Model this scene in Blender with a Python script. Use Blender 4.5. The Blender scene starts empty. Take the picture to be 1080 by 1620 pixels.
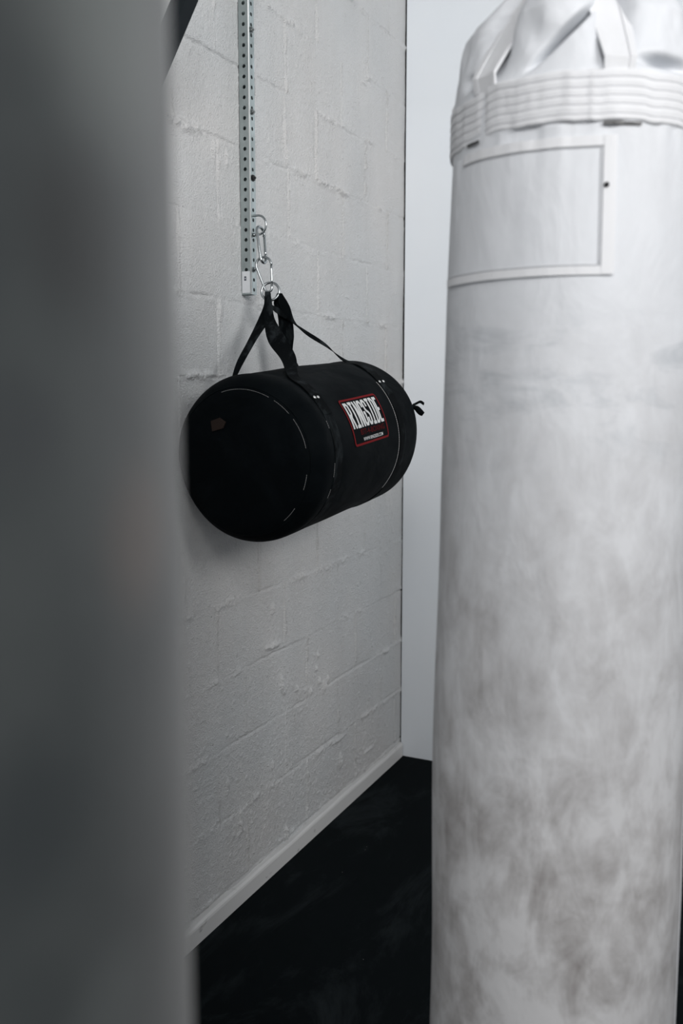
import bpy, bmesh, math, random
import numpy as np
from mathutils import Vector, Matrix
random.seed(4)
S = bpy.context.scene
COL = S.collection
PI = math.pi

# ------------------------------------------------------------ camera
YAW, PITCH = math.radians(25.5), math.atan(190 / 1500)
CAM = Vector((1.348, -3.356, 1.430))
cd = bpy.data.cameras.new('camera')
cam = bpy.data.objects.new('camera', cd); COL.objects.link(cam)
cam.location = CAM
cam.rotation_euler = (PI / 2 - PITCH, 0, YAW)
cd.sensor_fit = 'VERTICAL'; cd.sensor_height = 36; cd.sensor_width = 24
cd.lens = 36 * 1500 / 1620
cd.clip_start = .01
cd.dof.use_dof = True; cd.dof.focus_distance = 2.42; cd.dof.aperture_fstop = 3.7
S.camera = cam
S.view_settings.view_transform = 'Standard'
S.view_settings.look = 'None'
S.view_settings.gamma = 1
S.view_settings.use_curve_mapping = False
S.view_settings.exposure = 0.06

# ------------------------------------------------------------ light
w = bpy.data.worlds.new('world'); S.world = w; w.use_nodes = True
bg = w.node_tree.nodes['Background']
bg.inputs['Color'].default_value = (.80, .90, 1, 1); bg.inputs['Strength'].default_value = .06

def area(name, loc, target, sx, sy, power, col, spread=180):
    l = bpy.data.lights.new(name, 'AREA'); l.shape = 'RECTANGLE'; l.size = sx; l.size_y = sy
    l.energy = power; l.color = col; l.spread = math.radians(spread)
    o = bpy.data.objects.new(name, l); COL.objects.link(o); o.location = loc
    o.rotation_euler = (Vector(target) - Vector(loc)).to_track_quat('-Z', 'Y').to_euler()
    return o
area('daylight_high_window', (2.4, -5.2, 3.25), (0.3, -.2, 2.0), 1.6, 1.2, 38, (1, .985, .975), 125)
area('daylight_side_window', (4.3, -3.3, 3.0), (0.3, -.9, 2.6), 2.0, 1.2, 34, (1, .985, .975), 88)
area('low_rear_fill', (2.9, -5.85, 1.15), (1.2, 0, .9), 1.6, 1.9, 19, (.97, .98, 1), 150)  # unseen fill lamp added behind the camera to lift the back wall's foot

# ------------------------------------------------------------ materials
class NT:
    def __init__(s, name):
        s.m = bpy.data.materials.new(name); s.m.use_nodes = True
        s.t = s.m.node_tree; s.b = s.t.nodes['Principled BSDF']
    def n(s, kind, **kw):
        nd = s.t.nodes.new(kind)
        for k, v in kw.items():
            if k in nd.inputs: nd.inputs[k].default_value = v
            else: setattr(nd, k, v)
        return nd
    def l(s, a, b): s.t.links.new(a, b)
    def coord(s, scale=(1, 1, 1)):
        c = s.n('ShaderNodeTexCoord'); m = s.n('ShaderNodeMapping'); m.inputs['Scale'].default_value = scale
        s.l(c.outputs['Object'], m.inputs['Vector']); return m.outputs['Vector']
    def noise(s, scale, detail=4, rough=.5, vec=None, dist=0):
        nd = s.n('ShaderNodeTexNoise'); nd.inputs['Scale'].default_value = scale
        nd.inputs['Detail'].default_value = detail; nd.inputs['Roughness'].default_value = rough
        nd.inputs['Distortion'].default_value = dist
        s.l(vec if vec is not None else s.coord(), nd.inputs['Vector']); return nd.outputs['Fac']
    def ramp(s, fac, stops):
        r = s.n('ShaderNodeValToRGB'); e = r.color_ramp.elements
        while len(e) < len(stops): e.new(.5)
        for q, (p, c) in zip(e, stops):
            q.position = p; q.color = (c, c, c, 1) if isinstance(c, (int, float)) else (*c, 1)
        s.l(fac, r.inputs['Fac']); return r.outputs['Color']
    def mix(s, fac, a, b):
        m = s.n('ShaderNodeMix'); m.data_type = 'RGBA'
        for i, v in ((0, fac), (6, a), (7, b)):
            if isinstance(v, (int, float)): m.inputs[i].default_value = v
            elif isinstance(v, tuple): m.inputs[i].default_value = (*v, 1)
            else: s.l(v, m.inputs[i])
        return m.outputs[2]
    def math(s, op, a, b=None):
        m = s.n('ShaderNodeMath'); m.operation = op
        for i, v in enumerate((a, b)):
            if v is None: continue
            if isinstance(v, (int, float)): m.inputs[i].default_value = v
            else: s.l(v, m.inputs[i])
        return m.outputs[0]
    def bump(s, h, strength, dist):
        b = s.n('ShaderNodeBump'); b.inputs['Strength'].default_value = strength
        b.inputs['Distance'].default_value = dist
        s.l(h, b.inputs['Height']); s.l(b.outputs['Normal'], s.b.inputs['Normal'])
    def set(s, **kw):
        for k, v in kw.items():
            i = s.b.inputs[k.replace('_', ' ')]
            if isinstance(v, (int, float)): i.default_value = v
            elif isinstance(v, tuple): i.default_value = (*v, 1)
            else: s.l(v, i)
        return s

def flat(name, col, rough=.6, metal=0, spec=.5):
    return NT(name).set(Base_Color=col, Roughness=rough, Metallic=metal, Specular_IOR_Level=spec).m

# painted block wall
t = NT('painted_block')
v = t.coord()
c1 = t.ramp(t.noise(1.6, 3, .5, v), [(.35, (.62, .64, .65)), (.65, (.67, .665, .66))])
c2 = t.ramp(t.noise(5, 4, .6, t.coord((1, 1, .35))), [(.4, .90), (.62, 1.0)])
m = t.n('ShaderNodeMix'); m.data_type = 'RGBA'; m.blend_type = 'MULTIPLY'; m.inputs[0].default_value = .6
t.l(c1, m.inputs[6]); t.l(c2, m.inputs[7])
pits = t.ramp(t.noise(95, 2, .5, v), [(.19, 0.0), (.27, 1.0)])
mm = t.mix(pits, (.12, .12, .12), m.outputs[2])
t.set(Base_Color=mm, Roughness=.38, Specular_IOR_Level=.5)
hh = t.math('ADD', t.math('MULTIPLY', t.noise(230, 3, .6, v), .5), t.math('MULTIPLY', t.noise(480, 2, .5, v), .25))
t.bump(hh, 1.0, .0095)
M_WALL = t.m

t = NT('smooth_white_panel')
v = t.coord()
t.set(Base_Color=t.ramp(t.noise(2.2, 3, .5, v), [(.3, (.80, .845, .89)), (.7, (.84, .875, .91))]), Roughness=.42)
t.bump(t.noise(60, 2, .5, v), .05, .002)
M_PANEL = t.m

t = NT('black_rubber')
v = t.coord()
sc = t.ramp(t.noise(3.5, 8, .72, t.coord((1, .45, 1)), 1.2), [(.50, (.0022, .0042, .0052)), (.78, (.022, .028, .031))])
sp = t.n('ShaderNodeTexVoronoi'); sp.inputs['Scale'].default_value = 26; t.l(v, sp.inputs['Vector'])
spk = t.math('LESS_THAN', sp.outputs['Distance'], .028)
sel = t.math('GREATER_THAN', t.noise(9, 1, .5, v), .56)
t.set(Base_Color=t.mix(t.math('MULTIPLY', spk, sel), sc, (.30, .30, .29)), Roughness=.75, Specular_IOR_Level=.06)
t.bump(t.noise(300, 2, .5, v), .15, .001)
M_FLOOR = t.m

t = NT('painted_baseboard')
v = t.coord()
st = t.ramp(t.noise(7, 5, .6, t.coord((1, 1, 2)), .5), [(.30, .0), (.38, 1.0)])
t.set(Base_Color=t.mix(st, (.30, .30, .30), (.62, .62, .615)), Roughness=.5)
t.bump(t.noise(40, 3, .5, v), .15, .003)
M_BASE = t.m
M_CEIL = flat('ceiling_paint', (.72, .74, .76), .8)
M_DARK = flat('dark_gap', (.01, .01, .01), .9)

def metal(name, col, rough, sc=40, var=.25):
    t = NT(name); v = t.coord((1, 1, .4))
    n = t.noise(sc, 4, .6, v)
    t.set(Base_Color=t.ramp(n, [(.3, tuple(x * (1 - var) for x in col)), (.7, col)]), Metallic=1.0,
          Roughness=t.ramp(n, [(.3, rough * 1.25), (.7, rough * .8)]))
    return t.m
M_GALV = metal('galvanised_steel', (.50, .56, .56), .42)
M_CHROME = metal('polished_steel', (.42, .45, .46), .26, 20, .2)
M_EDGE = flat('pale_edge_glint', (.80, .82, .82), .45, .3)  # pale colour painting the highlight along the tube corner
M_BOLT = metal('zinc_bolt', (.38, .40, .40), .3)
M_DKSTEEL = flat('dark_painted_steel', (.008, .012, .015), .6, 0, .2)
M_BLACKBOLT = flat('black_plastic', (.01, .01, .011), .4)
M_STICKER = flat('worn_paper_sticker', (.62, .64, .66), .6)
M_INK = flat('sticker_ink', (.05, .06, .08), .7)

# black bag cloth
t = NT('black_vinyl')
v = t.coord()
c = t.ramp(t.noise(6, 6, .65, t.coord((1, .5, 1)), .6), [(.45, (.0020, .0034, .0043)), (.85, (.0056, .0080, .0096))])
t.set(Base_Color=c, Roughness=t.ramp(t.noise(9, 4, .6, v), [(.3, .62), (.7, .78)]), Specular_IOR_Level=.04)
hh = t.math('ADD', t.noise(7, 3, .5, t.coord((1, .7, 1.2)), .8), t.math('MULTIPLY', t.noise(220, 2, .5, v), .02))
t.bump(hh, .35, .02)
M_BLACK = t.m
t = NT('black_webbing')
v = t.coord()
c = t.ramp(t.noise(16, 6, .7, t.coord((1.5, 1, .35)), .4), [(.50, (.0018, .0028, .0034)), (.74, (.032, .039, .043))])
wv = t.n('ShaderNodeTexWave'); wv.inputs['Scale'].default_value = 260; t.l(v, wv.inputs['Vector'])
t.set(Base_Color=c, Roughness=.8, Specular_IOR_Level=.05)
t.bump(wv.outputs['Fac'], .15, .001)
M_WEB = t.m
M_PATCH = flat('label_black', (.003, .004, .005), .8, 0, .05)
M_RED = flat('label_red', (.15, .008, .010), .8, 0, .1)
M_DKRED = flat('label_dark_red', (.075, .006, .007), .8, 0, .05)
M_WHITEINK = flat('label_white', (.62, .63, .63), .6)
M_THREAD = flat('white_thread', (.42, .42, .42), .8)
M_RIVET = metal('silver_rivet', (.85, .85, .83), .35, 30, .1)
M_BROWN = flat('worn_brown_leather', (.026, .018, .015), .8, 0, .1)

def bag_canvas(name, clean, dirt, lowdirt, blue=True, amount=1.0):
    t = NT(name); v = t.coord()
    n1 = t.noise(7.5, 8, .62, v, .35)
    n2 = t.noise(22, 6, .7, t.coord((1, 1, .45)), .6)
    n3 = t.noise(2.6, 3, .5, v)
    geo = t.n('ShaderNodeTexCoord'); sep = t.n('ShaderNodeSeparateXYZ'); t.l(geo.outputs['Object'], sep.inputs[0])
    mr = t.n('ShaderNodeMapRange'); mr.inputs['From Min'].default_value = 1.55; mr.inputs['From Max'].default_value = .75
    mr.inputs['To Min'].default_value = 0; mr.inputs['To Max'].default_value = 1
    t.l(sep.outputs['Z'], mr.inputs['Value'])
    f = t.math('ADD', t.math('MULTIPLY', n1, .55), t.math('MULTIPLY', n2, .45))
    f = t.math('ADD', f, t.math('MULTIPLY', n3, .22))
    a = t.math('MULTIPLY', t.ramp(f, [(.53, 0.0), (.80, 1.0)]), t.math('ADD', t.math('MULTIPLY', mr.outputs[0], .85 * amount), .10 * amount))
    base = t.mix(t.math('MULTIPLY', mr.outputs[0], .65), clean, lowdirt)
    c = t.mix(a, base, dirt)
    if blue:
        s1 = t.noise(9, 6, .7, t.coord((1, 1, 2.6)), .8)
        zz = t.n('ShaderNodeMapRange'); zz.interpolation_type = 'SMOOTHSTEP'
        d = t.math('ABSOLUTE', t.math('SUBTRACT', sep.outputs['Z'], 1.44))
        zz.inputs['From Min'].default_value = .16; zz.inputs['From Max'].default_value = .02
        t.l(d, zz.inputs['Value'])
        b = t.math('MULTIPLY', t.ramp(s1, [(.50, 0.0), (.74, 1.0)]), zz.outputs[0])
        c = t.mix(t.math('MULTIPLY', b, .55), c, (.30, .33, .36))
    t.set(Base_Color=c, Roughness=.52, Specular_IOR_Level=.35)
    hh = t.math('ADD', t.math('MULTIPLY', t.noise(11, 4, .55, t.coord((1, 1, .6)), .5), 1), t.math('MULTIPLY', t.noise(500, 1, .5, v), .01))
    t.bump(hh, .22, .02)
    return t.m
M_CANVAS = bag_canvas('white_canvas', (.625, .645, .675), (.15, .130, .120), (.56, .55, .545))
M_CANVAS_STRAP = bag_canvas('white_webbing', (.67, .68, .70), (.35, .34, .33), (.52, .52, .52), False)
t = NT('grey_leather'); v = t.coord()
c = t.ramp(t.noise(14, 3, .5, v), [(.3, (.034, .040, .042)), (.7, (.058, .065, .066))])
for p_, r_, col_, k_ in (((1.168, -3.125, 1.535), .055, (.15, .165, .160), .8), ((1.171, -3.150, 1.472), .034, (.028, .030, .031), .85), ((1.171, -3.175, 1.315), .036, (.030, .036, .039), .8),  # first blotch paints light from above into the leather; the rest are tone patches
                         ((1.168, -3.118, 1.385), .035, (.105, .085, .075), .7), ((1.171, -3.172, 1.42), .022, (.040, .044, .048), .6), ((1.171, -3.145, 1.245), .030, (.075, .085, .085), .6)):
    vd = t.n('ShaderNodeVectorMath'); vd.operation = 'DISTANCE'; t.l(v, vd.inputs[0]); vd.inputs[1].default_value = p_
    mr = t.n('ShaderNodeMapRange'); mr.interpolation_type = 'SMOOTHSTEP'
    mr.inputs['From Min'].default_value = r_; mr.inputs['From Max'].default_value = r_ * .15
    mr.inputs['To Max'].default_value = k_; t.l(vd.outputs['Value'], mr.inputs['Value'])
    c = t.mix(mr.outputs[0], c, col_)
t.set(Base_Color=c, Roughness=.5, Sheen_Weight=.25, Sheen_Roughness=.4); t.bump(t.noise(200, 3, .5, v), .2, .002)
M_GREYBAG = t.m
M_GREYSTRAP = flat('grey_strap', (.07, .07, .07), .7)
M_SEAM = flat('grey_seam_thread', (.52, .53, .55), .8)

# ------------------------------------------------------------ helpers
def link(name, me, mat, parent=None, smooth=False):
    o = bpy.data.objects.new(name, me); COL.objects.link(o)
    if mat: me.materials.append(mat)
    if smooth:
        for p in me.polygons: p.use_smooth = True
    if parent: o.parent = parent; o.matrix_parent_inverse = Matrix.Translation(-parent.location)
    return o
def py(name, verts, faces, mat, parent=None, smooth=False):
    me = bpy.data.meshes.new(name); me.from_pydata([tuple(v) for v in verts], [], faces); me.update()
    bm = bmesh.new(); bm.from_mesh(me); bmesh.ops.recalc_face_normals(bm, faces=bm.faces); bm.to_mesh(me); bm.free()
    return link(name, me, mat, parent, smooth)
def box(name, lo, hi, mat, parent=None, bev=0):
    bm = bmesh.new(); bmesh.ops.create_cube(bm, size=1)
    for v in bm.verts: v.co = Vector([lo[i] + (v.co[i] + .5) * (hi[i] - lo[i]) for i in range(3)])
    if bev: bmesh.ops.bevel(bm, geom=bm.edges[:], offset=bev, segments=2, affect='EDGES')
    me = bpy.data.meshes.new(name); bm.to_mesh(me); bm.free()
    return link(name, me, mat, parent)
def empty(name, loc, label, cat, group=None):
    o = bpy.data.objects.new(name, None); COL.objects.link(o); o.location = loc; o.empty_display_size = .1
    o['label'] = label; o['category'] = cat
    if group: o['group'] = group
    return o
def struct(o, **k): o['kind'] = 'structure'; return o
def catmull(P, n):
    P = [np.array(p, float) for p in P]; P = [2 * P[0] - P[1]] + P + [2 * P[-1] - P[-2]]; out = []
    for i in range(1, len(P) - 2):
        for k in range(n):
            t = k / n; a, b, c, d = P[i - 1:i + 3]
            out.append(.5 * (2 * b + (c - a) * t + (2 * a - 5 * b + 4 * c - d) * t * t + (3 * b - a - 3 * c + d) * t ** 3))
    out.append(P[-2]); return out
def tube_data(path, r, closed=False, sides=10):
    path = [Vector(p) for p in path]; n = len(path); V = []; Fc = []
    nrm = None
    for i, p in enumerate(path):
        if closed: tg = path[(i + 1) % n] - path[i - 1]
        else: tg = path[min(i + 1, n - 1)] - path[max(i - 1, 0)]
        tg.normalize()
        if nrm is None: nrm = tg.orthogonal().normalized()
        nrm = (nrm - tg * nrm.dot(tg)).normalized(); bn = tg.cross(nrm)
        rr = r[i] if hasattr(r, '__len__') else r
        for k in range(sides):
            a = 2 * PI * k / sides; V.append(p + (nrm * math.cos(a) + bn * math.sin(a)) * rr)
    for i in range(n if closed else n - 1):
        j = (i + 1) % n
        off = 0
        if closed and j == 0:
            off = min(range(sides), key=lambda o: (V[i * sides] - V[o]).length)
        for k in range(sides):
            Fc.append((i * sides + k, i * sides + (k + 1) % sides, j * sides + (k + 1 + off) % sides, j * sides + (k + off) % sides))
    if not closed:
        Fc.append(tuple(range(sides - 1, -1, -1))); Fc.append(tuple((n - 1) * sides + k for k in range(sides)))
    return V, Fc
def tube(name, path, r, mat, parent=None, closed=False, sides=10):
    V, Fc = tube_data(path, r, closed, sides); return py(name, V, Fc, mat, parent, True)
def multi(name, parts, mat, parent=None, smooth=True):
    V = []; Fc = []
    for v, f in parts:
        o = len(V); V += list(v); Fc += [tuple(i + o for i in q) for q in f]
    return py(name, V, Fc, mat, parent, smooth)
def ribbon_data(C, W, th=.002, N=None, seg=3):
    """webbing: centre line C, half-width vectors W, thickness th"""
    V = []; Fc = []; n = len(C); k = seg + 1
    for i in range(n):
        c = Vector(C[i]); wv = Vector(W[i])
        tg = Vector(C[min(i + 1, n - 1)]) - Vector(C[max(i - 1, 0)])
        nn = Vector(N[i]) if N is not None else tg.cross(wv)
        if nn.length < 1e-9: nn = Vector((0, 0, 1))
        nn.normalize()
        for s in (1, -1):
            for j in range(k): V.append(c + wv * (2 * j / seg - 1) + nn * th / 2 * s)
    for i in range(n - 1):
        a, b = i * 2 * k, (i + 1) * 2 * k
        ring = list(range(k)) + list(range(2 * k - 1, k - 1, -1))
        for q in range(2 * k):
            r1, r2 = ring[q], ring[(q + 1) % (2 * k)]
            Fc.append((a + r1, a + r2, b + r2, b + r1))
    for a in (0, (n - 1) * 2 * k):
        Fc.append(tuple(a + r for r in list(range(k)) + list(range(2 * k - 1, k - 1, -1))))
    return V, Fc
def ribbon(name, C, W, mat, parent, th=.002, N=None, seg=3):
    v, f = ribbon_data(C, W, th, N, seg); return py(name, v, f, mat, parent, False)

# value noise in numpy
def vnoise(x, y, seed):
    r = np.random.RandomState(seed); G = r.rand(256, 256)
    xi = np.floor(x).astype(int); yi = np.floor(y).astype(int); fx = x - xi; fy = y - yi
    fx = fx * fx * (3 - 2 * fx); fy = fy * fy * (3 - 2 * fy)
    g = lambda a, b: G[a % 256, b % 256]
    return (g(xi, yi) * (1 - fx) + g(xi + 1, yi) * fx) * (1 - fy) + (g(xi, yi + 1) * (1 - fx) + g(xi + 1, yi + 1) * fx) * fy
def fbm(x, y, seed, o=3):
    s = 0; a = 1; tot = 0
    for k in range(o): s = s + a * vnoise(x * 2 ** k, y * 2 ** k, seed + k); tot += a; a *= .5
    return s / tot
def grid_mesh(name, Pm, mat, smooth=True, wrap=False):
    """Pm: (n, m, 3)"""
    n, m_, _ = Pm.shape
    idx = np.arange(n * m_).reshape(n, m_)
    if wrap: idx = np.concatenate([idx, idx[:, :1]], 1)
    q = np.stack([idx[:-1, :-1], idx[:-1, 1:], idx[1:, 1:], idx[1:, :-1]], -1).reshape(-1, 4)
    me = bpy.data.meshes.new(name)
    me.vertices.add(n * m_); me.vertices.foreach_set('co', Pm.reshape(-1).astype(np.float32))
    me.loops.add(q.size); me.loops.foreach_set('vertex_index', q.reshape(-1).astype(np.int32))
    me.polygons.add(len(q)); me.polygons.foreach_set('loop_start', np.arange(0, q.size, 4, dtype=np.int32))
    me.update(calc_edges=True)
    if smooth: me.polygons.foreach_set('use_smooth', np.ones(len(q), bool))
    me.materials.append(mat)
    return me

# ------------------------------------------------------------ room
RX, RY, RZ = 4.4, -6.0, 3.4
struct(box('floor', (-.25, RY, -.1), (RX, .25, 0), M_FLOOR))
struct(box('ceiling', (-.25, -3.0, RZ), (2.6, .25, RZ + .1), M_CEIL))

# left wall: painted concrete blocks, relief modelled
ys = np.concatenate([np.linspace(RY, -1.72, 300, endpoint=False), np.arange(-1.72, -.6, .0034), np.arange(-.6, .006, .004), [.012]])
zs = np.concatenate([np.arange(-.01, 2.85, .0036), np.linspace(2.86, RZ + .02, 40)])
Yg, Zg = np.meshgrid(ys, zs, indexing='ij')
COURSE = lambda k: .070 + .1995 * k
warp = (fbm(Yg * 4, Zg * 4, 50) - .5) * .010 + (fbm(Yg * 30, Zg * 30, 51, 2) - .5) * .006
Zw = Zg + warp
k = np.floor((Zw - .070) / .1995).astype(int)
dz = (Zw - .070) / .1995 - k; dz = np.minimum(dz, 1 - dz) * .1995
kj = np.round((Zw - .070) / .1995).astype(int)               # nearest course line
OFF = {-1: -.2, 0: -.418, 1: -.19, 2: -.418, 3: -.195, 4: -.34, 5: -.16, 6: -.34, 7: -.16, 8: -.33, 9: -.15, 10: -.343, 11: -.16, 12: -.33, 13: -.15}
off = np.zeros_like(Yg)
for kk in np.unique(k): off[k == kk] = OFF.get(int(kk), -.34 if kk % 2 == 0 else -.16)
BL = .3665
Yw = Yg + (fbm(Yg * 6 + 9, Zg * 9, 61) - .5) * .008
bj = (Yw - off) / BL; bi = np.floor(bj).astype(int); dy = bj - bi; dyn = np.minimum(dy, 1 - dy) * BL
hr = np.random.RandomState(5).rand(64, 64)
blk = hr[bi % 64, k % 64]; tlt = hr[(bi + 17) % 64, (k + 5) % 64] - .5
H = (blk - .5) * .0022 + tlt * (dy - .5) * .0035
H = H + (fbm(Yg * 3, Zg * 3, 70) - .5) * .006
# stipple of thick paint, coarser towards the floor
st = fbm(Yg * 120, Zg * 95, 80, 3); st2 = fbm(Yg * 210, Zg * 190, 84, 2)
rough = .30 + .9 * np.clip(fbm(Yg * 2.2, Zg * 2.2, 90) * 1.5 - .35, 0, 1) + .55 * np.clip((1.2 - Zg) / 1.2, 0, 1)
H = H + (st - .5) * .0014 * rough + (st2 - .5) * .0014 * rough + np.clip(st - .68, 0, 1) * .013 * rough
# horizontal joints
jn = fbm(Yg * 5 + kj * 7.3, kj * 3.1 + Zg * .4, 95, 3)
lump = fbm(Yg * 95, Zg * 105, 97, 3)
jb = fbm(Yg * 16 + kj * 3.7, kj * 1.9 + Zg * .5, 96, 2)
ridge = np.clip((jn - .40) * 4, 0, 1) * np.clip((jb - .36) * 4, .08, 1); crack = np.clip((.41 - jn) * 9, 0, 1)
H = H + ridge * np.exp(-(dz / .0085) ** 2) * (lump * 1.9 - .4) * .0090
H = H - crack * np.exp(-(dz / .0028) ** 2) * .0045
H = H - (1 - crack) * np.exp(-(dz / .004) ** 2) * .0012
# vertical joints
vn = fbm(bi * 5.7 + Yg * .3, Zg * 6 + k * 2.2, 101, 3)
vr = np.clip((vn - .30) * 4, .12, 1)
lump2 = fbm(Yg * 70, Zg * 40, 104, 3)
H = H + vr * np.exp(-(dyn / .0036) ** 2) * (lump2 * 1.5 + .05) * .0066
H = H - np.exp(-((dyn - .007) / .003) ** 2) * .0022 * vr - (1 - vr) * np.exp(-(dyn / .003) ** 2) * .0010
# plaster dabs and filled holes
BLOBS = [(-.948, .56, .010, .022, .007), (-.935, .535, .007, .016, .005), (-.665, .475, .012, .016, .008), (-.70, .50, .010, .010, .006), (-.64, .49, .006, .012, .005),
         (-1.014, .695, .030, .008, .008), (-.985, .69, .02, .006, .006), (-.54, .17, .009, .022, .009), (-.928, .082, .009, .022, .010), (-1.253, .361, .008, .020, .006),
         (-1.001, .799, .008, .016, .006), (-.709, .593, .006, .010, .006), (-.142, .461, .03, .008, .006), (-1.19, .231, .008, .03, .005), (-1.009, .332, .006, .014, .006),
         (-.85, .52, .010, .010, .005), (-.80, .50, .012, .008, .005), (-.76, .485, .008, .012, .005), (-.72, .55, .008, .008, .005), (-.903, 2.15, .008, .07, .005),
         (-.895, 2.09, .006, .03, .005), (-1.27, 2.03, .006, .02, .005), (-1.21, 2.02, .005, .018, .005), (-.516, 2.06, .035, .008, .004), (-1.40, 2.055, .05, .010, .004),
         (-.36, 2.44, .02, .006, .004), (-.62, 1.665, .05, .008, .005), (-1.25, 1.64, .008, .035, .005), (-1.20, 1.46, .03, .012, .006), (-1.35, 1.47, .07, .010, .006),
         (-.30, .13, .04, .006, .005), (-.55, .255, .05, .006, .004)]
for (by, bz, sy, sz, hh) in BLOBS:
    d2 = ((Yg - by + (lump - .5) * sy) / sy) ** 2 + ((Zg - bz + (lump2 - .5) * sz * 1.2) / sz) ** 2
    H = H + np.exp(-d2 ** 1.4) * hh * (.5 + 1.5 * lump)
rs = np.random.RandomState(12)
for i in range(150):
    by, bz = rs.uniform(-1.7, -.02), rs.uniform(.08, 2.7); s_ = rs.uniform(.002, .005); hh = rs.uniform(.0015, .0035)
    if rs.rand() < .25: hh = -hh * .9
    m0 = np.searchsorted(ys, by - .03); m1 = np.searchsorted(ys, by + .03); n0 = np.searchsorted(zs, bz - .03); n1 = np.searchsorted(zs, bz + .03)
    sl = (slice(m0, m1), slice(n0, n1))
    H[sl] += np.exp(-(((Yg[sl] - by) / s_) ** 2 + ((Zg[sl] - bz) / (s_ * 1.4)) ** 2)) * hh
for (ya, yb, zc, wd, dp) in ((-1.42, -1.16, 2.262, .0034, .0060), (-1.33, -1.155, 2.064, .0034, .0055), (-.53, -.385, 2.259, .0032, .0055), (-1.08, -1.02, 2.468, .0030, .005), (-.98, -.90, 2.060, .0032, .005),
                             (-1.03, -.50, .0605, .0045, .0065), (-1.45, -1.25, .0600, .004, .005), (-.86, -.55, .275, .0030, .0035), (-.60, -.35, .472, .003, .0035), (-1.38, -1.29, 1.669, .0034, .005), (-.17, -.02, .275, .003, .0035)):
    e_ = 1 / (1 + np.exp(-(Yg - ya) / .008)) / (1 + np.exp((Yg - yb) / .008))
    zz_ = Zg - zc - (fbm(Yg * 22, Yg * 0, 140, 2) - .5) * .006
    H = H * (1 - e_ * np.exp(-(zz_ / .009) ** 2) * .7) - e_ * np.exp(-(zz_ / wd) ** 2) * dp * (.5 + lump2)
# small drill hole
H -= np.exp(-((((Yg + .53) / .004) ** 2 + ((Zg - 1.866) / .004) ** 2)) ** 2) * .008
# gentle wearing of the last strip into the corner
H[:, 0] = H[:, 1]; H = np.clip(H, -.009, .014)
front = np.stack([H, Yg, Zg], -1)
me = grid_mesh('wall_left', front, M_WALL)
o = link('wall_left', me, None)
bm = bmesh.new(); bm.from_mesh(me)                       # give the wall its thickness
be = [e for e in bm.edges if e.is_boundary]
r = bmesh.ops.extrude_edge_only(bm, edges=be)
for v in r['geom']:
    if isinstance(v, bmesh.types.BMVert): v.co.x = -.2
bm.verts.ensure_lookup_table()
bb = [bm.verts.new(c) for c in ((-.2, ys[0], zs[0]), (-.2, ys[-1], zs[0]), (-.2, ys[-1], zs[-1]), (-.2, ys[0], zs[-1]))]
bm.faces.new(bb); bm.to_mesh(me); bm.free()
struct(o)

struct(box('wall_back', (.0055, .004, -.002), (RX, .12, RZ), M_PANEL, bev=.0015))
struct(box('gap_backing', (-.19, .014, 0), (.009, .11, RZ), M_DARK))  # dark backing added so no light leaks in and the corner gap stays black

# baseboard with wavy painted top and caulk
n = 260; V = []; Fc = []
for i in range(n + 1):
    y = -5.9 + 5.898 * i / n
    wob = .002 * math.sin(y * 9) + .0015 * math.sin(y * 23 + 1)
    prof = [(-.004, 0), (.016, 0), (.0165, .044), (.015, .049 + wob * .3), (.010, .054 + wob), (-.004, .056 + wob)]
    V += [(x, y, z + .0005) for x, z in prof]
for i in range(n):
    for j in range(6):
        a, b = i * 6, (i + 1) * 6; Fc.append((a + j, a + (j + 1) % 6, b + (j + 1) % 6, b + j))
Fc.append(tuple(range(6))); Fc.append(tuple(n * 6 + j for j in range(6)))
struct(py('baseboard_left', V, Fc, M_BASE))

# ------------------------------------------------------------ perforated rail on the wall
RL = dict(x0=.002, x1=.032, y0=-1.149, y1=-1.122, z0=1.686, z1=3.36)
rail = empty('mounting_rail', (.002, -1.135, 1.686), 'galvanised square steel tube with rows of punched holes, fixed upright on the block wall', 'rail')
def perforated(face):
    """one face of the tube, real punched holes 25.6 mm apart"""
    V = []; Fc = []; pit = .0256; rad = .0049; N = 12
    nrow = int((RL['z1'] - RL['z0']) / pit)
    wd = (RL['x1'] - RL['x0']) if face in ('near', 'far') else (RL['y1'] - RL['y0'])
    def P(u, z, d):
        if face == 'near': return (RL['x0'] + u, RL['y0'] + d, z)
        if face == 'far': return (RL['x0'] + u, RL['y1'] - d, z)
        if face == 'front': return (RL['x1'] - d, RL['y0'] + u, z)
        return (RL['x0'] + d, RL['y0'] + u, z)
    for r_ in range(nrow):
        za = RL['z0'] + r_ * pit; zc = za + pit / 2; b0 = len(V)
        for q in range(N):
            a = 2 * PI * q / N; ca, sa = math.cos(a), math.sin(a)
            s_ = min(wd / 2 / max(abs(ca), 1e-6), pit / 2 / max(abs(sa), 1e-6))
            if q % 3 == 0: pass
            V.append(P(wd / 2 + ca * s_, zc + sa * s_, 0)); V.append(P(wd / 2 + ca * rad, zc + sa * rad, 0)); V.append(P(wd / 2 + ca * rad, zc + sa * rad, .0022))
        cn = len(V)
        for su, sv in ((1, 1), (-1, 1), (-1, -1), (1, -1)): V.append(P(wd / 2 + su * wd / 2, zc + sv * pit / 2, 0))
        for q in range(N):
            a, b = b0 + 3 * q, b0 + 3 * ((q + 1) % N)
            Fc.append((a, b, b + 1, a + 1)); Fc.append((a + 1, b + 1, b + 2, a + 2))
        for ci, (q0, q1) in enumerate(((1, 2), (4, 5), (7, 8), (10, 11))): Fc.append((b0 + 3 * q0, cn + ci, b0 + 3 * q1))
    return V, Fc
parts = [perforated(f) for f in ('near', 'far', 'front', 'back')]
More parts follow.
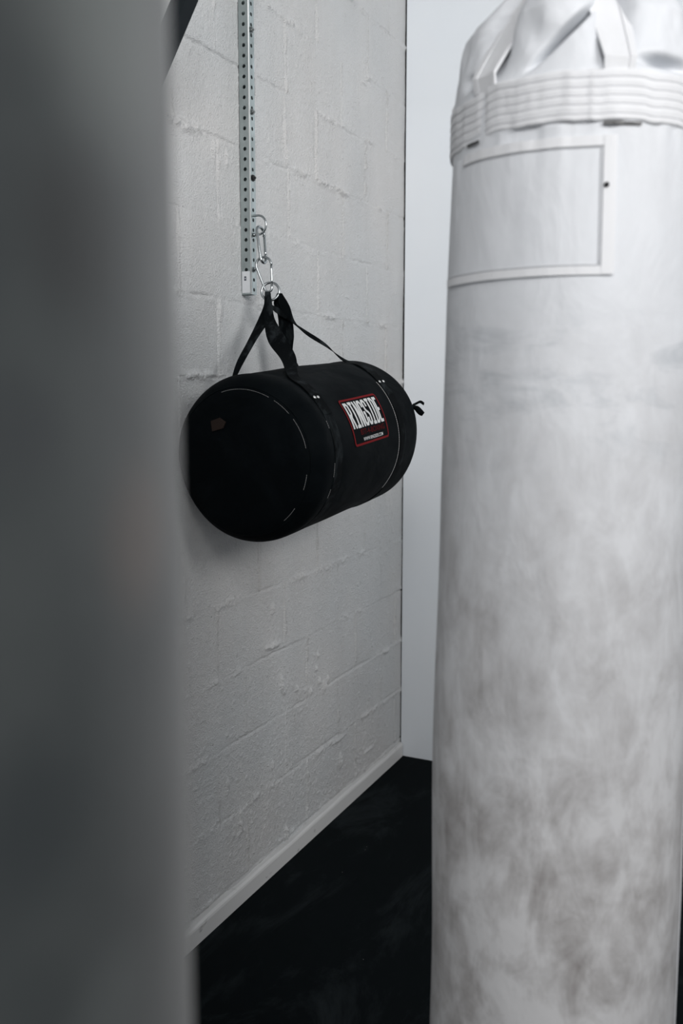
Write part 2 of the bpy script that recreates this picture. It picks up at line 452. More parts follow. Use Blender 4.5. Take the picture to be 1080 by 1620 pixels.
x0, x1, y0, y1, z0 = RL['x0'], RL['x1'], RL['y0'], RL['y1'], RL['z0']; z1 = z0 + .0256 * int((RL['z1'] - z0) / .0256)
th = .0022
inn = [(x0 + th, y0 + th), (x1 - th, y0 + th), (x1 - th, y1 - th), (x0 + th, y1 - th)]; out = [(x0, y0), (x1, y0), (x1, y1), (x0, y1)]
V = [(x, y, z0) for x, y in out] + [(x, y, z0) for x, y in inn]
parts.append((V, [(i, (i + 1) % 4, 4 + (i + 1) % 4, 4 + i) for i in range(4)]))
multi('tube', parts, M_GALV, rail, smooth=False)
# rounded corner of the tube, its glint put in as a pale colour
tube('corner_edge', [(x1 - .0012, y0 + .0012, z0), (x1 - .0012, y0 + .0012, z1)], .0018, M_EDGE, rail, sides=8)
def bolt(z, mat, r=.0058):
    hx = []
    V = []; Fc = []
    yc = (y0 + y1) / 2
    prof = [(0, r * 1.35), (.0012, r * 1.35), (.0013, r), (.0045, r), (.0055, r * .8), (.0056, r * .45), (.0085, r * .42)]
    for x, rr in prof:
        for q in range(12):
            f = 1 if rr != r else (1 + .10 * abs(math.cos(3 * (2 * PI * q / 12))))
            a = 2 * PI * q / 12; V.append((x1 + .0002 + x, yc + math.cos(a) * rr * f, z + math.sin(a) * rr * f))
    for i in range(len(prof) - 1):
        for q in range(12): Fc.append((i * 12 + q, i * 12 + (q + 1) % 12, (i + 1) * 12 + (q + 1) % 12, (i + 1) * 12 + q))
    Fc.append(tuple((len(prof) - 1) * 12 + q for q in range(12)))
    return py('bolt', V, Fc, mat, rail)
bolt(2.352, M_BOLT); bolt(2.150, M_BOLT)
b = bolt(1.985, M_BLACKBOLT, .0065); b['label'] = 'black bolt head'
bolt(1.7510, M_CHROME); bolt(2.75, M_BOLT); bolt(3.15, M_BOLT)
# eye loop through the tube
yc = (y0 + y1) / 2
pth = [(x1 - .012, yc, 1.889), (x1 + .010, yc, 1.889)]
for q in range(0, 19):
    a = PI / 2 - PI * q / 18; pth.append((.046 + .0245 * math.cos(a), yc, 1.8645 + .0245 * math.sin(a)))
pth += [(x1 - .012, yc, 1.840)]
tube('eye_loop', catmull(pth, 3), .0029, M_CHROME, rail)
nutp = [(x1 + .0005, yc, 1.840), (x1 + .005, yc, 1.840)]
tube('nut', nutp, .0052, M_CHROME, rail, sides=6)
# paper sticker on the end of the near face
st_ = box('sticker', (x0 + .002, y0 - .0008, z0 + .004), (x1 - .004, y0 - .0002, z0 + .060), M_STICKER, rail)
box('sticker_mark', (x0 + .009, y0 - .0012, z0 + .036), (x0 + .015, y0 - .0008, z0 + .047), M_INK, st_)
box('sticker_mark', (x0 + .011, y0 - .0014, z0 + .040), (x0 + .013, y0 - .0012, z0 + .043), M_STICKER, st_)

# ------------------------------------------------------------ carabiners
def carabiner(label, top, bot, side, wt, wb, wr=.0034, gate_side=1):
    """pear snap link between inner-top point and inner-bottom point; side = direction of its width"""
    top, bot, side = Vector(top), Vector(bot), Vector(side).normalized()
    dn = (bot - top); L = dn.length; dn.normalize(); side = (side - dn * side.dot(dn)).normalized()
    r_ = empty('carabiner', tuple(top), label, 'carabiner', 'carabiners holding the black bag')
    path = []
    for q in range(13):
        a = PI - PI * q / 12; path.append(top + side * (wt * math.cos(a)) + dn * (wt - wt * math.sin(a)))
    nb = 11
    for q in range(nb):
        a = PI * q / (nb - 1); path.append(bot + side * (wb * math.cos(a)) - dn * (wb - wb * math.sin(a)))
    # body = everything but the gate segment on one side
    gi = 12 if gate_side > 0 else None
    P1 = path[:]
    if gate_side > 0:   # gate between index 12 and 13
        a, b = path[12], path[13]
        body = [a + (b - a) * .82 if False else a] ; body = path[13:] + path[:13]
        ga, gb = a + (b - a) * .08, a + (b - a) * .86
        body = [gb + (b - gb) * .15] + path[13:] + path[:13] + [ga]
    else:
        a, b = path[-1], path[0]
        ga, gb = a + (b - a) * .12, a + (b - a) * .88
        body = [gb + (b - gb) * .3] + path + [ga]
    tube('body', body, wr, M_CHROME, r_, sides=12)
    tube('gate', [ga, ga + (gb - ga) * .2, gb - (gb - ga) * .18, gb], [wr * .85, wr * .95, wr * .95, wr * .85], M_CHROME, r_, sides=12)
    for p in (ga, gb):
        ax = side.cross(dn)
        tube('pin', [p - ax * wr * 1.3, p + ax * wr * 1.3], wr * .38, M_BOLT, r_, sides=8)
    return r_
carabiner('steel carabiner hooked into the loop on the perforated rail, seen edge-on, upper of the two', (.052, -1.136, 1.859), (.0705, -1.150, 1.765), (.15, 1, 0), .0150, .0105, .0038)
carabiner('pear-shaped steel carabiner holding the ring of the black bag, lower of the two', (.066, -1.150, 1.779), (.0865, -1.151, 1.690), (1, .28, .15), .0205, .0095, .0033)

# ------------------------------------------------------------ black punch bag
BN = Vector((.20438656, -1.49341649, 1.26951926)); BF = Vector((.21113651, -.85995435, 1.3224412)); BR = .20038
AX = (BF - BN); BLEN = AX.length; AX.normalize()
SD = AX.cross(Vector((0, 0, 1))).normalized(); UPV = SD.cross(AX)
bag = empty('uppercut_bag', tuple((BN + BF) / 2), 'short fat black punch bag hanging sideways by webbing straps against the block wall', 'punch bag')
def lump_r(t, th):
    """gentle sag and creases in the bag skin"""
    a = math.radians(th)
    return (1 + .010 * math.sin(2 * a + .6) + .006 * math.sin(3 * a + t * 9) + .004 * math.sin(5 * a - t * 22) - .010 * math.exp(-((t - .10) / .018) ** 2) - .008 * math.exp(-((t - .486) / .018) ** 2))
def profile(t):
    e = .060
    if t < e: return BR - e * 1.0 + math.sqrt(max(e * e - (e - t) ** 2, 0))
    if t > BLEN - e: return BR - e * 1.0 + math.sqrt(max(e * e - (t - BLEN + e) ** 2, 0))
    return BR
def surf(t, th, off=0.0):
    rr = profile(t) * lump_r(t, th) + off
    a = math.radians(th)
    return BN + AX * t + (SD * math.cos(a) + UPV * math.sin(a)) * rr
def snorm(th):
    a = math.radians(th); return SD * math.cos(a) + UPV * math.sin(a)
TH = 160
rows = []
ts = [.0006 + .060 * (1 - math.cos(q / 14 * PI / 2)) for q in range(15)] + list(np.linspace(.07, BLEN - .07, 60)) + [BLEN - .0006 - .060 * (1 - math.cos(q / 14 * PI / 2)) for q in range(14, -1, -1)]
for sgn in (0,):
    for f in np.linspace(.02, .97, 12):      # near cap, slightly domed
        rows.append([BN + AX * (-.006 * (1 - f * f) + .0006) + (SD * math.cos(a) + UPV * math.sin(a)) * (f * (BR - .060)) + AX * (.0025 * math.sin(3 * a + f * 4) * f * (1 - f)) for a in np.linspace(0, 2 * PI, TH, endpoint=False)])
for t_ in ts: rows.append([surf(t_, math.degrees(a)) for a in np.linspace(0, 2 * PI, TH, endpoint=False)])
for f in np.linspace(.97, .02, 12):
    rows.append([BF + AX * (.006 * (1 - f * f) - .0006) + (SD * math.cos(a) + UPV * math.sin(a)) * (f * (BR - .060)) for a in np.linspace(0, 2 * PI, TH, endpoint=False)])
G = np.array([[tuple(p) for p in r_] for r_ in rows])
me = grid_mesh('shell', G, M_BLACK, wrap=True)
bm = bmesh.new(); bm.from_mesh(me); bmesh.ops.holes_fill(bm, edges=[e for e in bm.edges if e.is_boundary], sides=0)
bmesh.ops.recalc_face_normals(bm, faces=bm.faces); bm.to_mesh(me); bm.free()
shell = link('shell', me, None, bag, True)

def stitches(name, pts, r, mat, parent, dash, gap, wear=0.0, seed=1):
    rr = random.Random(seed); P = [Vector(p) for p in pts]; parts = []; acc = 0; seg = []
    mode = True
    for a, b in zip(P, P[1:]):
        if mode: seg.append(a)
        acc += (b - a).length
        if mode and acc > dash:
            seg.append(b)
            if rr.random() > wear: parts.append(tube_data(seg, r, sides=5))
            seg = []; acc = 0; mode = False
        elif not mode and acc > gap: acc = 0; mode = True
    return multi(name, parts, mat, parent)
def run(t, a0, a1, r, dash, gap, slope=0.0):
    k_ = max(20, int(abs(a1 - a0) * 6))
    stitches('seam_stitching', [surf(t + slope * math.sin(a / 30), a, .0007) for a in np.linspace(a0, a1, k_)], r, M_THREAD, bag, dash, gap)
for a0_, a1_ in ((106, 62), (57, 41), (36, 12), (-8, -21), (-38, -53)): run(.0065, a0_, a1_, .0004, .0035, .0010)
run(.458, 47, -42, .0008, .0045, .0007, .004)
for a0_, a1_ in ((26, 20), (-2, -12), (-20, -27)): run(.078, a0_, a1_, .0004, .0035, .0010)
# raised seams (folded edge of the end panels)
tube('end_seam', [surf(.0105, a, .0002) for a in np.linspace(0, 360, 120, endpoint=False)], .0016, M_BLACK, bag, closed=True, sides=6)
tube('end_seam', [surf(BLEN - .022, a, .0002) for a in np.linspace(0, 360, 120, endpoint=False)], .0016, M_BLACK, bag, closed=True, sides=6)

def band(t, name='sling_band'):
    ang = np.linspace(46, -242, 120)
    C_ = [surf(t, a, .0016) for a in ang]
    return ribbon(name, C_, [AX * .019] * len(C_), M_WEB, bag, .0022, [snorm(a) for a in ang])
band(.100); band(.486)

RG = Vector((.0905, -1.151, 1.6905)); RN = Vector((.32, -.93, .18)).normalized()
ru = RN.cross(Vector((0, 0, 1))).normalized(); rv = ru.cross(RN)
tube('hanging_ring', [RG + (ru * math.cos(a) + rv * math.sin(a)) * .0235 for a in np.linspace(0, 2 * PI, 40, endpoint=False)], .0034, M_CHROME, bag, closed=True, sides=10)
RT = Vector((.9026, .4305, 0))
def strap(pts, name='strap'):
    """pts: list of (centre, half-width vector)"""
    C_ = catmull([tuple(p[0]) for p in pts], 8); W_ = catmull([tuple(p[1]) for p in pts], 8)
    return ribbon(name, C_, W_, M_WEB, bag, .0022)
# positions measured on the hanging vertical plane y = -1.15
def at(u, v, y):
    """a point of the plane y=const seen at photo pixel (u, v); only used to write the strap run down"""
    F_ = Vector((-math.sin(YAW) * math.cos(PITCH), math.cos(YAW) * math.cos(PITCH), -math.sin(PITCH)))
    R_ = Vector((math.cos(YAW), math.sin(YAW), 0)); U_ = R_.cross(F_)
    d = F_ + R_ * ((u - 540) / 1500) + U_ * ((810 - v) / 1500)
    return CAM + d * ((y - CAM.y) / d.y)
# near loop: rear leg and front leg
ext = surf(.135, 118, .002)
strap([(at(424, 464, -1.150), RT * .007), (at(423, 484, -1.17), RT * .010), (at(416, 508, -1.205), RT * .016 + Vector((0, 0, .004))),
       (at(398, 540, -1.27), RT * .013 + Vector((0, 0, .006))), (at(380, 573, -1.33), RT * .007 + AX * .004), (ext, AX * .008)])
strap([(at(423, 462, -1.158), RT * .007), (at(424, 478, -1.175), RT * .010), (at(426, 505, -1.20), RT * .014),
       (at(437, 536, -1.255), RT * .021 + Vector((0, 0, .006))), (at(456, 566, -1.31), AX * .010 + RT * .013 + Vector((0, 0, .003))), (surf(.128, 68, .003), AX * .018 + RT * .003), (surf(.112, 56, .003), AX * .020),
       (surf(.104, 44, .003), AX * .020), (surf(.101, 30, .003), AX * .020)])
# far loop: rear leg and front leg
strap([(at(441, 464, -1.142), RT * .005), (at(440, 480, -1.13), RT * .012), (at(450, 500, -1.12), RT * .018), (at(453, 530, -1.10), RT * .020),
       (at(452, 560, -1.08), RT * .0195), (surf(.44, 118, .002), RT * .019), (surf(.455, 130, .002), RT * .010 + AX * .01)])
strap([(at(443, 464, -1.146), RT * .005), (at(450, 484, -1.135), RT * .013), (at(459, 506, -1.12), RT * .013 - Vector((0, 0, .006))),
       (at(482, 525, -1.09), RT * .006 - Vector((0, 0, .009))), (at(515, 546, -1.05), RT * .003 - Vector((0, 0, .006))), (surf(.520, 84, .003), AX * .012), (surf(.507, 66, .003), AX * .018), (surf(.490, 46, .003), AX * .019), (surf(.486, 34, .003), AX * .019)])
# stub of webbing crossing between the loops
strap([(at(427, 484, -1.15), Vector((0, 0, .005))), (at(440, 492, -1.14), Vector((0, 0, .007)) + RT * .003), (at(455, 500, -1.125), Vector((0, 0, .008)) + RT * .004)], 'strap_tail')
def rivet(t, th, r=.0042):
    c = surf(t, th, .0038); nn = snorm(th); u_ = AX; v_ = nn.cross(u_)
    V = []; Fc = []
    prof = [(0, r), (.0012, r * .95), (.002, r * .6), (.0023, .0002)]
    for h_, rr in prof:
        for q in range(12): a = 2 * PI * q / 12; V.append(c + nn * h_ + (u_ * math.cos(a) + v_ * math.sin(a)) * rr)
    for i in range(3):
        for q in range(12): Fc.append((i * 12 + q, i * 12 + (q + 1) % 12, (i + 1) * 12 + (q + 1) % 12, (i + 1) * 12 + q))
    return py('rivet', V, Fc, M_RIVET, bag, True)
rivet(.092, 43.5); rivet(.108, 43.2); rivet(.477, 46.3); rivet(.499, 46)
# knotted tie at the far end
tie0 = surf(BLEN - .03, 22, .0)
def tube_pts(ps): return catmull([tuple(p) for p in ps], 6)
D = RT
kn = [tie0, tie0 + D * .012 + Vector((0, 0, .006)), tie0 + D * .022 + Vector((0, 0, .010)), tie0 + D * .032 + Vector((0, 0, .004))]
ribbon('tie', tube_pts(kn), [Vector((0, 0, .003)) + AX * .002] * len(tube_pts(kn)), M_WEB, bag, .003)
kn = [tie0 + Vector((0, 0, -.004)), tie0 + D * .012 + Vector((0, 0, -.008)), tie0 + D * .022 + Vector((0, 0, -.018)), tie0 + D * .030 + Vector((0, 0, -.024))]
tube('tie_knot', tube_pts(kn), [.004 + .0045 * math.sin(min(1, i / 17) * PI * .8) for i in range(len(tube_pts(kn)))], M_WEB, bag)
# small worn leather tab on the near end
def cap_pt(u, v, d):
    """point on the near end: u towards the room, v up (metres from the middle)"""
    return BN + SD * u + UPV * v - AX * (.006 + d)
tb = []
V = [cap_pt(-.05 + x, .083 + y, z) for (x, y) in ((-.018, -.012), (.012, -.004), (.02, .010), (.004, .020), (-.020, .012)) for z in (.0, .003)]
Fc = [tuple(range(0, 10, 2)), tuple(range(9, 0, -2))] + [(2 * i, 2 * ((i + 1) % 5), 2 * ((i + 1) % 5) + 1, 2 * i + 1) for i in range(5)]
tt = py('leather_tab', V, Fc, M_BROWN, bag); tt['label'] = 'small worn brown tab'

# printed label
T0, T1, A0, A1 = .186, .394, 38.0, 4.0
def lab(u, v, off):
    """u 0..1 along the bag, v 0..1 downwards"""
    t_ = T0 + u * (T1 - T0); a = A0 + v * (A1 - A0)
    return BN + AX * t_ + snorm(a) * (BR * lump_r(t_, a) + off)
label = None
nu, nv = 24, 16
V = [lab(i / nu, j / nv, .0007) for i in range(nu + 1) for j in range(nv + 1)]
Fc = [(i * (nv + 1) + j, (i + 1) * (nv + 1) + j, (i + 1) * (nv + 1) + j + 1, i * (nv + 1) + j + 1) for i in range(nu) for j in range(nv)]
label = py('label_patch', V, Fc, M_PATCH, bag, True)
label['label'] = 'printed black label with a red border and white lettering'
AR = (T1 - T0) / (math.radians(A0 - A1) * BR)         # width / height of the label
def stroke(pts, hw, off, closed=False):
    """flat stroke in label space (u scaled by AR so that units are square); returns wrapped mesh data"""
    P = []
    for a, b in zip(pts, pts[1:] + ([pts[0]] if closed else [])):
        a, b = np.array(a, float), np.array(b, float); k_ = max(1, int(np.linalg.norm(b - a) / .04))
        P += [a + (b - a) * q / k_ for q in range(k_)]
    if not closed: P.append(np.array(pts[-1], float))
    n_ = len(P); V = []; Fc = []
    for i in range(n_):
        p0 = P[i - 1] if (closed or i) else P[0]; p1 = P[(i + 1) % n_] if (closed or i < n_ - 1) else P[-1]
        d1 = P[i] - p0; d2 = p1 - P[i]
        if np.linalg.norm(d1) < 1e-9: d1 = d2
        if np.linalg.norm(d2) < 1e-9: d2 = d1
        d1 = d1 / np.linalg.norm(d1); d2 = d2 / np.linalg.norm(d2)
        n1 = np.array([-d1[1], d1[0]]); n2 = np.array([-d2[1], d2[0]]); m_ = n1 + n2; m_ = m_ / np.linalg.norm(m_)
        s_ = hw / max(.45, m_ @ n1)
        for sg in (1, -1): q = P[i] + m_ * s_ * sg; V.append(lab(q[0] / AR, q[1], off))
    for i in range(n_ if closed else n_ - 1):
        j = (i + 1) % n_; Fc.append((2 * i, 2 * i + 1, 2 * j + 1, 2 * j))
    return V, Fc
c_ = .05; e_ = .025; W_ = AR
bd = [(e_ + c_, e_), (W_ - e_ - c_, e_), (W_ - e_ - .015, e_ + .015), (W_ - e_, e_ + c_), (W_ - e_, 1 - e_ - c_), (W_ - e_ - .015, 1 - e_ - .015), (W_ - e_ - c_, 1 - e_), (e_ + c_, 1 - e_), (e_ + .015, 1 - e_ - .015), (e_, 1 - e_ - c_), (e_, e_ + c_), (e_ + .015, e_ + .015)]
multi('label_border', [stroke(bd, .022, .0012, True)], M_RED, label, False)
LET = {  # strokes in a 1 x 1 cell, y down
 'R': [[(.16, 0), (.16, 1)], [(.16, .06), (.66, .06), (.84, .14), (.84, .42), (.66, .52), (.16, .52)], [(.50, .52), (.86, 1)]],
 'I': [[(.5, 0), (.5, 1)], [(.08, .05), (.92, .05)], [(.08, .95), (.92, .95)]],
 'N': [[(.16, 0), (.16, 1)], [(.84, 0), (.84, 1)], [(.18, .04), (.82, .96)]],
 'G': [[(.84, .30), (.84, .14), (.68, .06), (.32, .06), (.16, .14), (.16, .86), (.32, .94), (.68, .94), (.84, .86), (.84, .52), (.52, .52)]],
 'S': [[(.84, .30), (.84, .14), (.68, .06), (.32, .06), (.16, .14), (.16, .38), (.32, .46), (.68, .54), (.84, .62), (.84, .86), (.68, .94), (.32, .94), (.16, .86), (.16, .70)]],
 'D': [[(.16, .05), (.60, .05), (.84, .16), (.84, .84), (.60, .95), (.16, .95)], [(.18, 0), (.18, 1)]],
 'E': [[(.88, .06), (.16, .06)], [(.16, 0), (.16, 1)], [(.16, .49), (.74, .49)], [(.16, .94), (.88, .94)]]}
word = 'RINGSIDE'; x_ = .10; tot = AR - .19; gap_ = .022; cw = (tot - gap_ * 7) / 8; z_ = 0
for i, ch in enumerate(word):
    parts = []
    ht = .565; yo = .085
    for s_ in LET[ch]:
        z_ += 1
        hw_ = .032
        parts.append(stroke([(x_ + (cw * a), yo + ht * b_) for a, b_ in s_], hw_, .0012 + .00002 * z_))
    multi('lettering', parts, M_WHITEINK, label, False)
    x_ += cw + gap_
def small_text(txt, u0, u1, v0, v1, mat, off):
    cu = bpy.data.curves.new('lettering', 'FONT'); cu.body = txt; cu.size = 1; cu.offset = .012
    tmp = bpy.data.objects.new('tmp', cu); COL.objects.link(tmp); bpy.context.view_layer.update()
    me_ = bpy.data.meshes.new_from_object(tmp.evaluated_get(bpy.context.evaluated_depsgraph_get()))
    bpy.data.objects.remove(tmp); bpy.data.curves.remove(cu)
    xs = [v.co.x for v in me_.vertices]; ys_ = [v.co.y for v in me_.vertices]
    for v in me_.vertices:
        a = (v.co.x - min(xs)) / (max(xs) - min(xs)); b_ = 1 - (v.co.y - min(ys_)) / (max(ys_) - min(ys_))
        v.co = lab(u0 + a * (u1 - u0), v0 + b_ * (v1 - v0), off)
    return link('lettering', me_, mat, label)
small_text('877-4-BOXING', .20, .90, .685, .80, M_DKRED, .0013)
small_text('WWW.RINGSIDE.COM', .24, .82, .855, .925, M_WHITEINK, .0013)

# ------------------------------------------------------------ tall canvas heavy bags
def heavy_bag(name, label, cx, cy, prof, zband, mats, phi0, straps, seed, fold=True, z_ap=2.06, zt=2.02, wav=1.0):
    body_m, strap_m = mats
    root = empty(name, (cx, cy, prof[0][0]), label, 'punch bag')
    pz = np.array([p[0] for p in prof]); pr = np.array([p[1] for p in prof])
    zb0, zb1 = zband
    N = 420
    # angular samples denser on the side that faces the room corner opening
    th_ = np.linspace(0, 2 * PI, N, endpoint=False)
    def line_r(z): return max(.004, .170 * (z_ap - z) / (z_ap - zb1))
    def R(th, z):
        r_ = np.interp(z, pz, pr)
        r_ = r_ + wav * (.0018 * np.sin(3 * th + z * 7 + seed) * min(1, max(0, (z - .4) * 3)) + .0012 * np.sin(5 * th - z * 11))
        # pleats gathered under the band
        if z < zb0:
            d_ = math.exp(-((zb0 - z) / .045)); r_ = r_ + d_ * .0022 * (vnoise(th * 11, th * 0 + z * 3, 7 + seed) - .6) * 2
            d2 = math.exp(-((zb0 - z) / .30)); r_ = r_ + d2 * .003 * (vnoise(th * 5, th * 0 + z * 5, 9 + seed) - .5)
        return r_
    # body
    zl = np.concatenate([np.linspace(prof[0][0], prof[0][0] + .05, 10, endpoint=False), np.linspace(prof[0][0] + .05, zb0 - .12, 130, endpoint=False), np.linspace(zb0 - .12, zb1, 70)])
    G = np.zeros((len(zl), N, 3))
    for i, z in enumerate(zl):
        r_ = R(th_, z); G[i, :, 0] = cx + r_ * np.cos(th_); G[i, :, 1] = cy + r_ * np.sin(th_); G[i, :, 2] = z
    me = grid_mesh('body', G, body_m, wrap=True)
    bm = bmesh.new(); bm.from_mesh(me)
    bot = [e for e in bm.edges if e.is_boundary and e.verts[0].co.z < prof[0][0] + .01]
    bmesh.ops.holes_fill(bm, edges=bot, sides=0); bmesh.ops.recalc_face_normals(bm, faces=bm.faces); bm.to_mesh(me); bm.free()
    link('body', me, None, root, True)
    rtop = float(np.interp((zb0 + zb1) / 2, pz, pr))
    # gathered cover above the band
    nz = 110
    G = np.zeros((nz, N, 3))
    for i in range(nz):
        s_ = i / (nz - 1); z = zb1 - .006 + s_ * (zt - zb1 + .006)
        h = z - zb1
        if h < 0: base = rtop - .001
        else:
            # nearly upright to a shoulder, then closing in
            base = np.interp(h, [0, .03, .085, .10, .14, .19, zt - zb1], [rtop - .001, rtop - .002, rtop - .010, rtop - .020, rtop - .062, rtop - .115, rtop - .150])
        lr = line_r(z)
        r_ = np.full(N, base)
        if h > 0:
            for sa in straps:
                d = np.abs((th_ - sa + PI) % (2 * PI) - PI)
                k_ = np.exp(-(d / .13) ** 2) + .35 * np.exp(-(d / .33) ** 2)
                r_ = r_ - np.clip(k_, 0, 1) * np.maximum(0, r_ - lr + .004)
            f = min(1, h / .04)
            r_ = r_ + f * .007 * (fbm(th_ * 3.2, th_ * 0 + z * 13, 21 + seed, 3) - .5) * 2
            if fold:
                for (fa, fz, wa, wz, dp, sl) in ((phi0 - .075, .050, .035, .026, .075, 6.5), (phi0 + .78, .014, .24, .007, .028, 0), (phi0 - .93, .012, .09, .010, .026, -6), (phi0 - .80, .105, .16, .006, .010, .3), (phi0 - .84, .075, .12, .005, .007, .3)):
                    d = ((th_ - fa + PI) % (2 * PI) - PI)
                    r_ = r_ - dp * np.exp(-((d - (h - fz) * sl) / wa) ** 2 - ((h - fz) / wz) ** 2) * min(1, h / .01)
        G[i, :, 0] = cx + r_ * np.cos(th_); G[i, :, 1] = cy + r_ * np.sin(th_); G[i, :, 2] = z
    me = grid_mesh('gathered_top', G, body_m, wrap=True)
    bm = bmesh.new(); bm.from_mesh(me)
    top = [e for e in bm.edges if e.is_boundary and e.verts[0].co.z > zt - .01]
    bmesh.ops.holes_fill(bm, edges=top, sides=0); bmesh.ops.recalc_face_normals(bm, faces=bm.faces); bm.to_mesh(me); bm.free()
    link('gathered_top', me, None, root, True)
    # collar band of stitched webbing: corrugated rows
    nr = 56; G = np.zeros((nr, N, 3)); hb = zb1 - zb0
    step = (phi0 - .74)
    for i in range(nr):
        s_ = i / (nr - 1)
        edge = min(s_, 1 - s_) * hb
        rr = rtop + .0028 * min(1, edge / .0015) + .0011 * (abs(math.sin(s_ * PI * 6)) ** .5 - .6)
        d = ((th_ - step + PI) % (2 * PI) - PI)
        pinch = np.exp(-(d / .03) ** 2) * .002
        dropz = -.006 / (1 + np.exp(d / .03)) * (np.abs(d) < 1.2) + (fbm(th_ * 6, th_ * 0 + 2, 31, 2) - .5) * .005
        r_ = rr - pinch + (fbm(th_ * 9, th_ * 0 + s_, 33, 2) - .5) * .003
        lap = phi0 + .105
        d3 = ((th_ - lap + PI) % (2 * PI) - PI)
        r_ = r_ + .0018 / (1 + np.exp(-d3 / .006))
        G[i, :, 0] = cx + r_ * np.cos(th_); G[i, :, 1] = cy + r_ * np.sin(th_); G[i, :, 2] = zb0 + s_ * hb + dropz
    me = grid_mesh('collar_band', G, strap_m, wrap=True)
    cb = link('collar_band', me, None, root, True)
    parts = []
    for q in range(1, 6):
        i = int(round(nr * q / 6.0)) - 1
        pts = [Vector(G[i, j]) for j in range(0, N, 2)]
        ctr = Vector((cx, cy, 0))
        pts = [p + Vector((p.x - cx, p.y - cy, 0)).normalized() * .0004 for p in pts]
        parts.append(tube_data(pts, .0007, True, 5))
    multi('stitching', parts, M_SEAM, cb)
    # shoulder straps up to the ring
    for sa in straps:
        dr = Vector((math.cos(sa), math.sin(sa), 0)); tg = Vector((-math.sin(sa), math.cos(sa), 0))
        C_ = []; W_ = []
        for q in range(15):
            s_ = q / 14; z = zb1 - .007 + s_ * (z_ap + .02 - zb1)
            rr = max(.012, min(rtop + .003, line_r(z) + .008)) if z > zb1 else rtop - .0005
            C_.append(Vector((cx, cy, z)) + dr * rr); W_.append(tg * (.0185 + .007 * math.sin(s_ * PI)))
        sp_ = ribbon('strap', C_, W_, strap_m, root, .0024, None, 4)
        ps = []
        for sg in (1, -1):
            nn = [((dr * (z_ap - zb1) + Vector((0, 0, .178))).normalized()) for _ in C_]
            ps.append(ribbon_data([c + w__ * .80 * sg + n_ * .0018 for c, w__, n_ in zip(C_, W_, nn)], [w__ * .20 for w__ in W_], .0018, None, 2))
        multi('strap_piping', ps, strap_m, sp_, False)
    # ring, chain and ceiling hook
    zr = z_ap + .03
    tube('hanging_ring', [Vector((cx + .032 * math.cos(a), cy, zr + .032 * math.sin(a))) for a in np.linspace(0, 2 * PI, 36, endpoint=False)], .005, M_CHROME, root, True)
    parts = []; z = zr + .032; k_ = 0
    while z < RZ - .07:
        L = .022; dirv = Vector((1, 0, 0)) if k_ % 2 else Vector((0, 1, 0))
        pts = [Vector((cx, cy, z + .012)) + dirv * (.009 * math.cos(a)) + Vector((0, 0, (.009 * math.sin(a)) + (.011 if math.sin(a) > 0 else -.011))) for a in np.linspace(.1, 2 * PI + .1, 16, endpoint=False)]
        parts.append(tube_data(pts, .0028, True, 6)); z += .031; k_ += 1
    multi('hanging_chain', parts, M_BOLT, root)
    tube('ceiling_hook', [(cx, cy, RZ), (cx, cy, z - .004)], .006, M_BOLT, root)
    return root, R, rtop

PHI = math.radians(-77.74)
WX, WY = 1.050, -1.985
wprof = [(.26, .135), (.275, .165), (.30, .177), (.35, .183), (.70, .1835), (1.0, .180), (1.3, .177), (1.55, .1725), (1.74, .1672), (1.82, .165), (2.2, .165)]
wb, WR, wr_ = heavy_bag('heavy_bag', 'tall off-white canvas heavy bag with dirt stains and stitched collar, hanging on the right', WX, WY, wprof, (1.756, 1.817), (M_CANVAS, M_CANVAS_STRAP), PHI, [math.radians(-60 + 60 * q) for q in range(6)], 3)
# sewn patch on the white bag
def wpt(thd, z, off):
    a = math.radians(thd); r_ = float(WR(np.array([a]), z)[0]) + off
    return Vector((WX + r_ * math.cos(a), WY + r_ * math.sin(a), z))
def wstrip(name, a0, a1, z0_, z1_, off, parent, mat, na=60, nz=4, thick=.0016):
    V = []; Fc = []
    for L_ in (off, off - thick):
        for i in range(na + 1):
            for j in range(nz + 1):
                V.append(wpt(a0 + (a1 - a0) * i / na, z0_ + (z1_ - z0_) * j / nz, L_))
    K = (na + 1) * (nz + 1); idx = lambda l, i, j: l * K + i * (nz + 1) + j
    for l in (0, 1):
        for i in range(na):
            for j in range(nz): Fc.append((idx(l, i, j), idx(l, i + 1, j), idx(l, i + 1, j + 1), idx(l, i, j + 1)))
    for i in range(na):
        for j in (0, nz): Fc.append((idx(0, i, j), idx(0, i + 1, j), idx(1, i + 1, j), idx(1, i, j)))
    for j in range(nz):
        for i in (0, na): Fc.append((idx(0, i, j), idx(0, i, j + 1), idx(1, i, j + 1), idx(1, i, j)))
    return py(name, V, Fc, mat, parent, False)
patch = wstrip('sewn_patch', -148, -60.5, 1.574, 1.737, .0014, wb, M_CANVAS, 90, 30)
patch['label'] = 'rectangular sewn canvas patch with raised edging'
wstrip('edging', -133, -60.5, 1.727, 1.739, .0034, patch, M_CANVAS_STRAP, 60, 3)
wstrip('edging', -148, -60.5, 1.573, 1.5835, .0034, patch, M_CANVAS_STRAP, 70, 3)
wstrip('edging', -65.5, -60.2, 1.574, 1.739, .0040, patch, M_CANVAS_STRAP, 6, 24)
parts = []
for z_ in (1.7255, 1.5850):
    parts.append(tube_data([wpt(a, z_, .0022) for a in np.linspace(-133 if z_ > 1.6 else -148, -66, 60)], .0007, sides=5))
parts.append(tube_data([wpt(-66.5, z_, .0022) for z_ in np.linspace(1.586, 1.725, 20)], .0007, sides=5))
multi('stitching', parts, M_SEAM, patch)
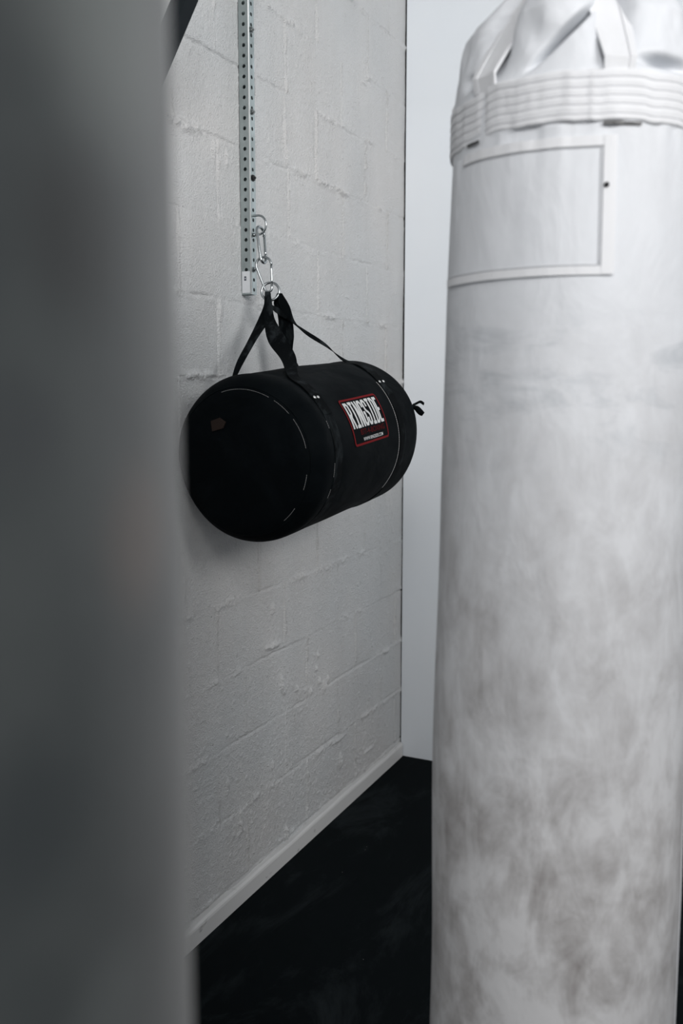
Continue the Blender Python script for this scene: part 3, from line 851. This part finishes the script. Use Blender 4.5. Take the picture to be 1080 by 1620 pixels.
# dark eyelet, and black strips standing for shade in two slots under the collar
V, Fc = tube_data([wpt(-64.3, 1.680, .002), wpt(-64.3, 1.680, .0062)], .0032, sides=12)
e = py('eyelet', V, Fc, M_BLACKBOLT, wb, True); e['label'] = 'small black eyelet'
for a0_, a1_, zc_ in ((-66, -50, 1.7535), (-130, -121, 1.7500)):
    sl_ = wstrip('slot_shade', a0_, a1_, zc_ - .0022, zc_ + .0012, .0048, wb, M_BLACKBOLT, 16, 1); sl_['label'] = 'black strip standing for the shade in a slot under the collar'
# long side seam on the right of the bag
tube('side_seam', [wpt(2.5, z, .0006) for z in np.linspace(.36, 1.73, 80)], .0012, M_SEAM, wb, sides=6)

# grey bag hanging close to the camera, left
gprof = [(.30, .130), (.32, .158), (.35, .168), (.40, .170), (1.2, .170), (1.95, .170), (2.4, .170)]
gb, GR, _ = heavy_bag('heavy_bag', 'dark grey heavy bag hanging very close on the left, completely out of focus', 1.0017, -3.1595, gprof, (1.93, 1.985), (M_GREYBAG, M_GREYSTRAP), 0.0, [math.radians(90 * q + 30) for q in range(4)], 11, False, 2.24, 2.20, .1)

# ------------------------------------------------------------ steel hanger bracket on the block wall
br = empty('bag_hanger_bracket', (.0, -1.6, 2.0), 'dark steel bag hanger bracket slanting out from the block wall, top left', 'bracket')
def beam(name, a, b, hw, parent, mat):
    a, b = Vector(a), Vector(b); d = (b - a).normalized(); s1 = Vector((0, 1, 0)); s2 = d.cross(s1).normalized()
    V = [p + s1 * hw * i + s2 * hw * j for p in (a, b) for i, j in ((1, 1), (-1, 1), (-1, -1), (1, -1))]
    return py(name, V, [(0, 1, 2, 3), (7, 6, 5, 4)] + [(i, (i + 1) % 4, 4 + (i + 1) % 4, 4 + i) for i in range(4)], mat, parent)
beam('brace', (.016, -1.6, 2.026), (.505, -1.6, 2.835), .018, br, M_DKSTEEL)
beam('arm', (.012, -1.6, 2.86), (.95, -1.6, 2.86), .022, br, M_DKSTEEL)
box('wall_plate', (.008, -1.65, 1.93), (.018, -1.55, 2.93), M_DKSTEEL, br)
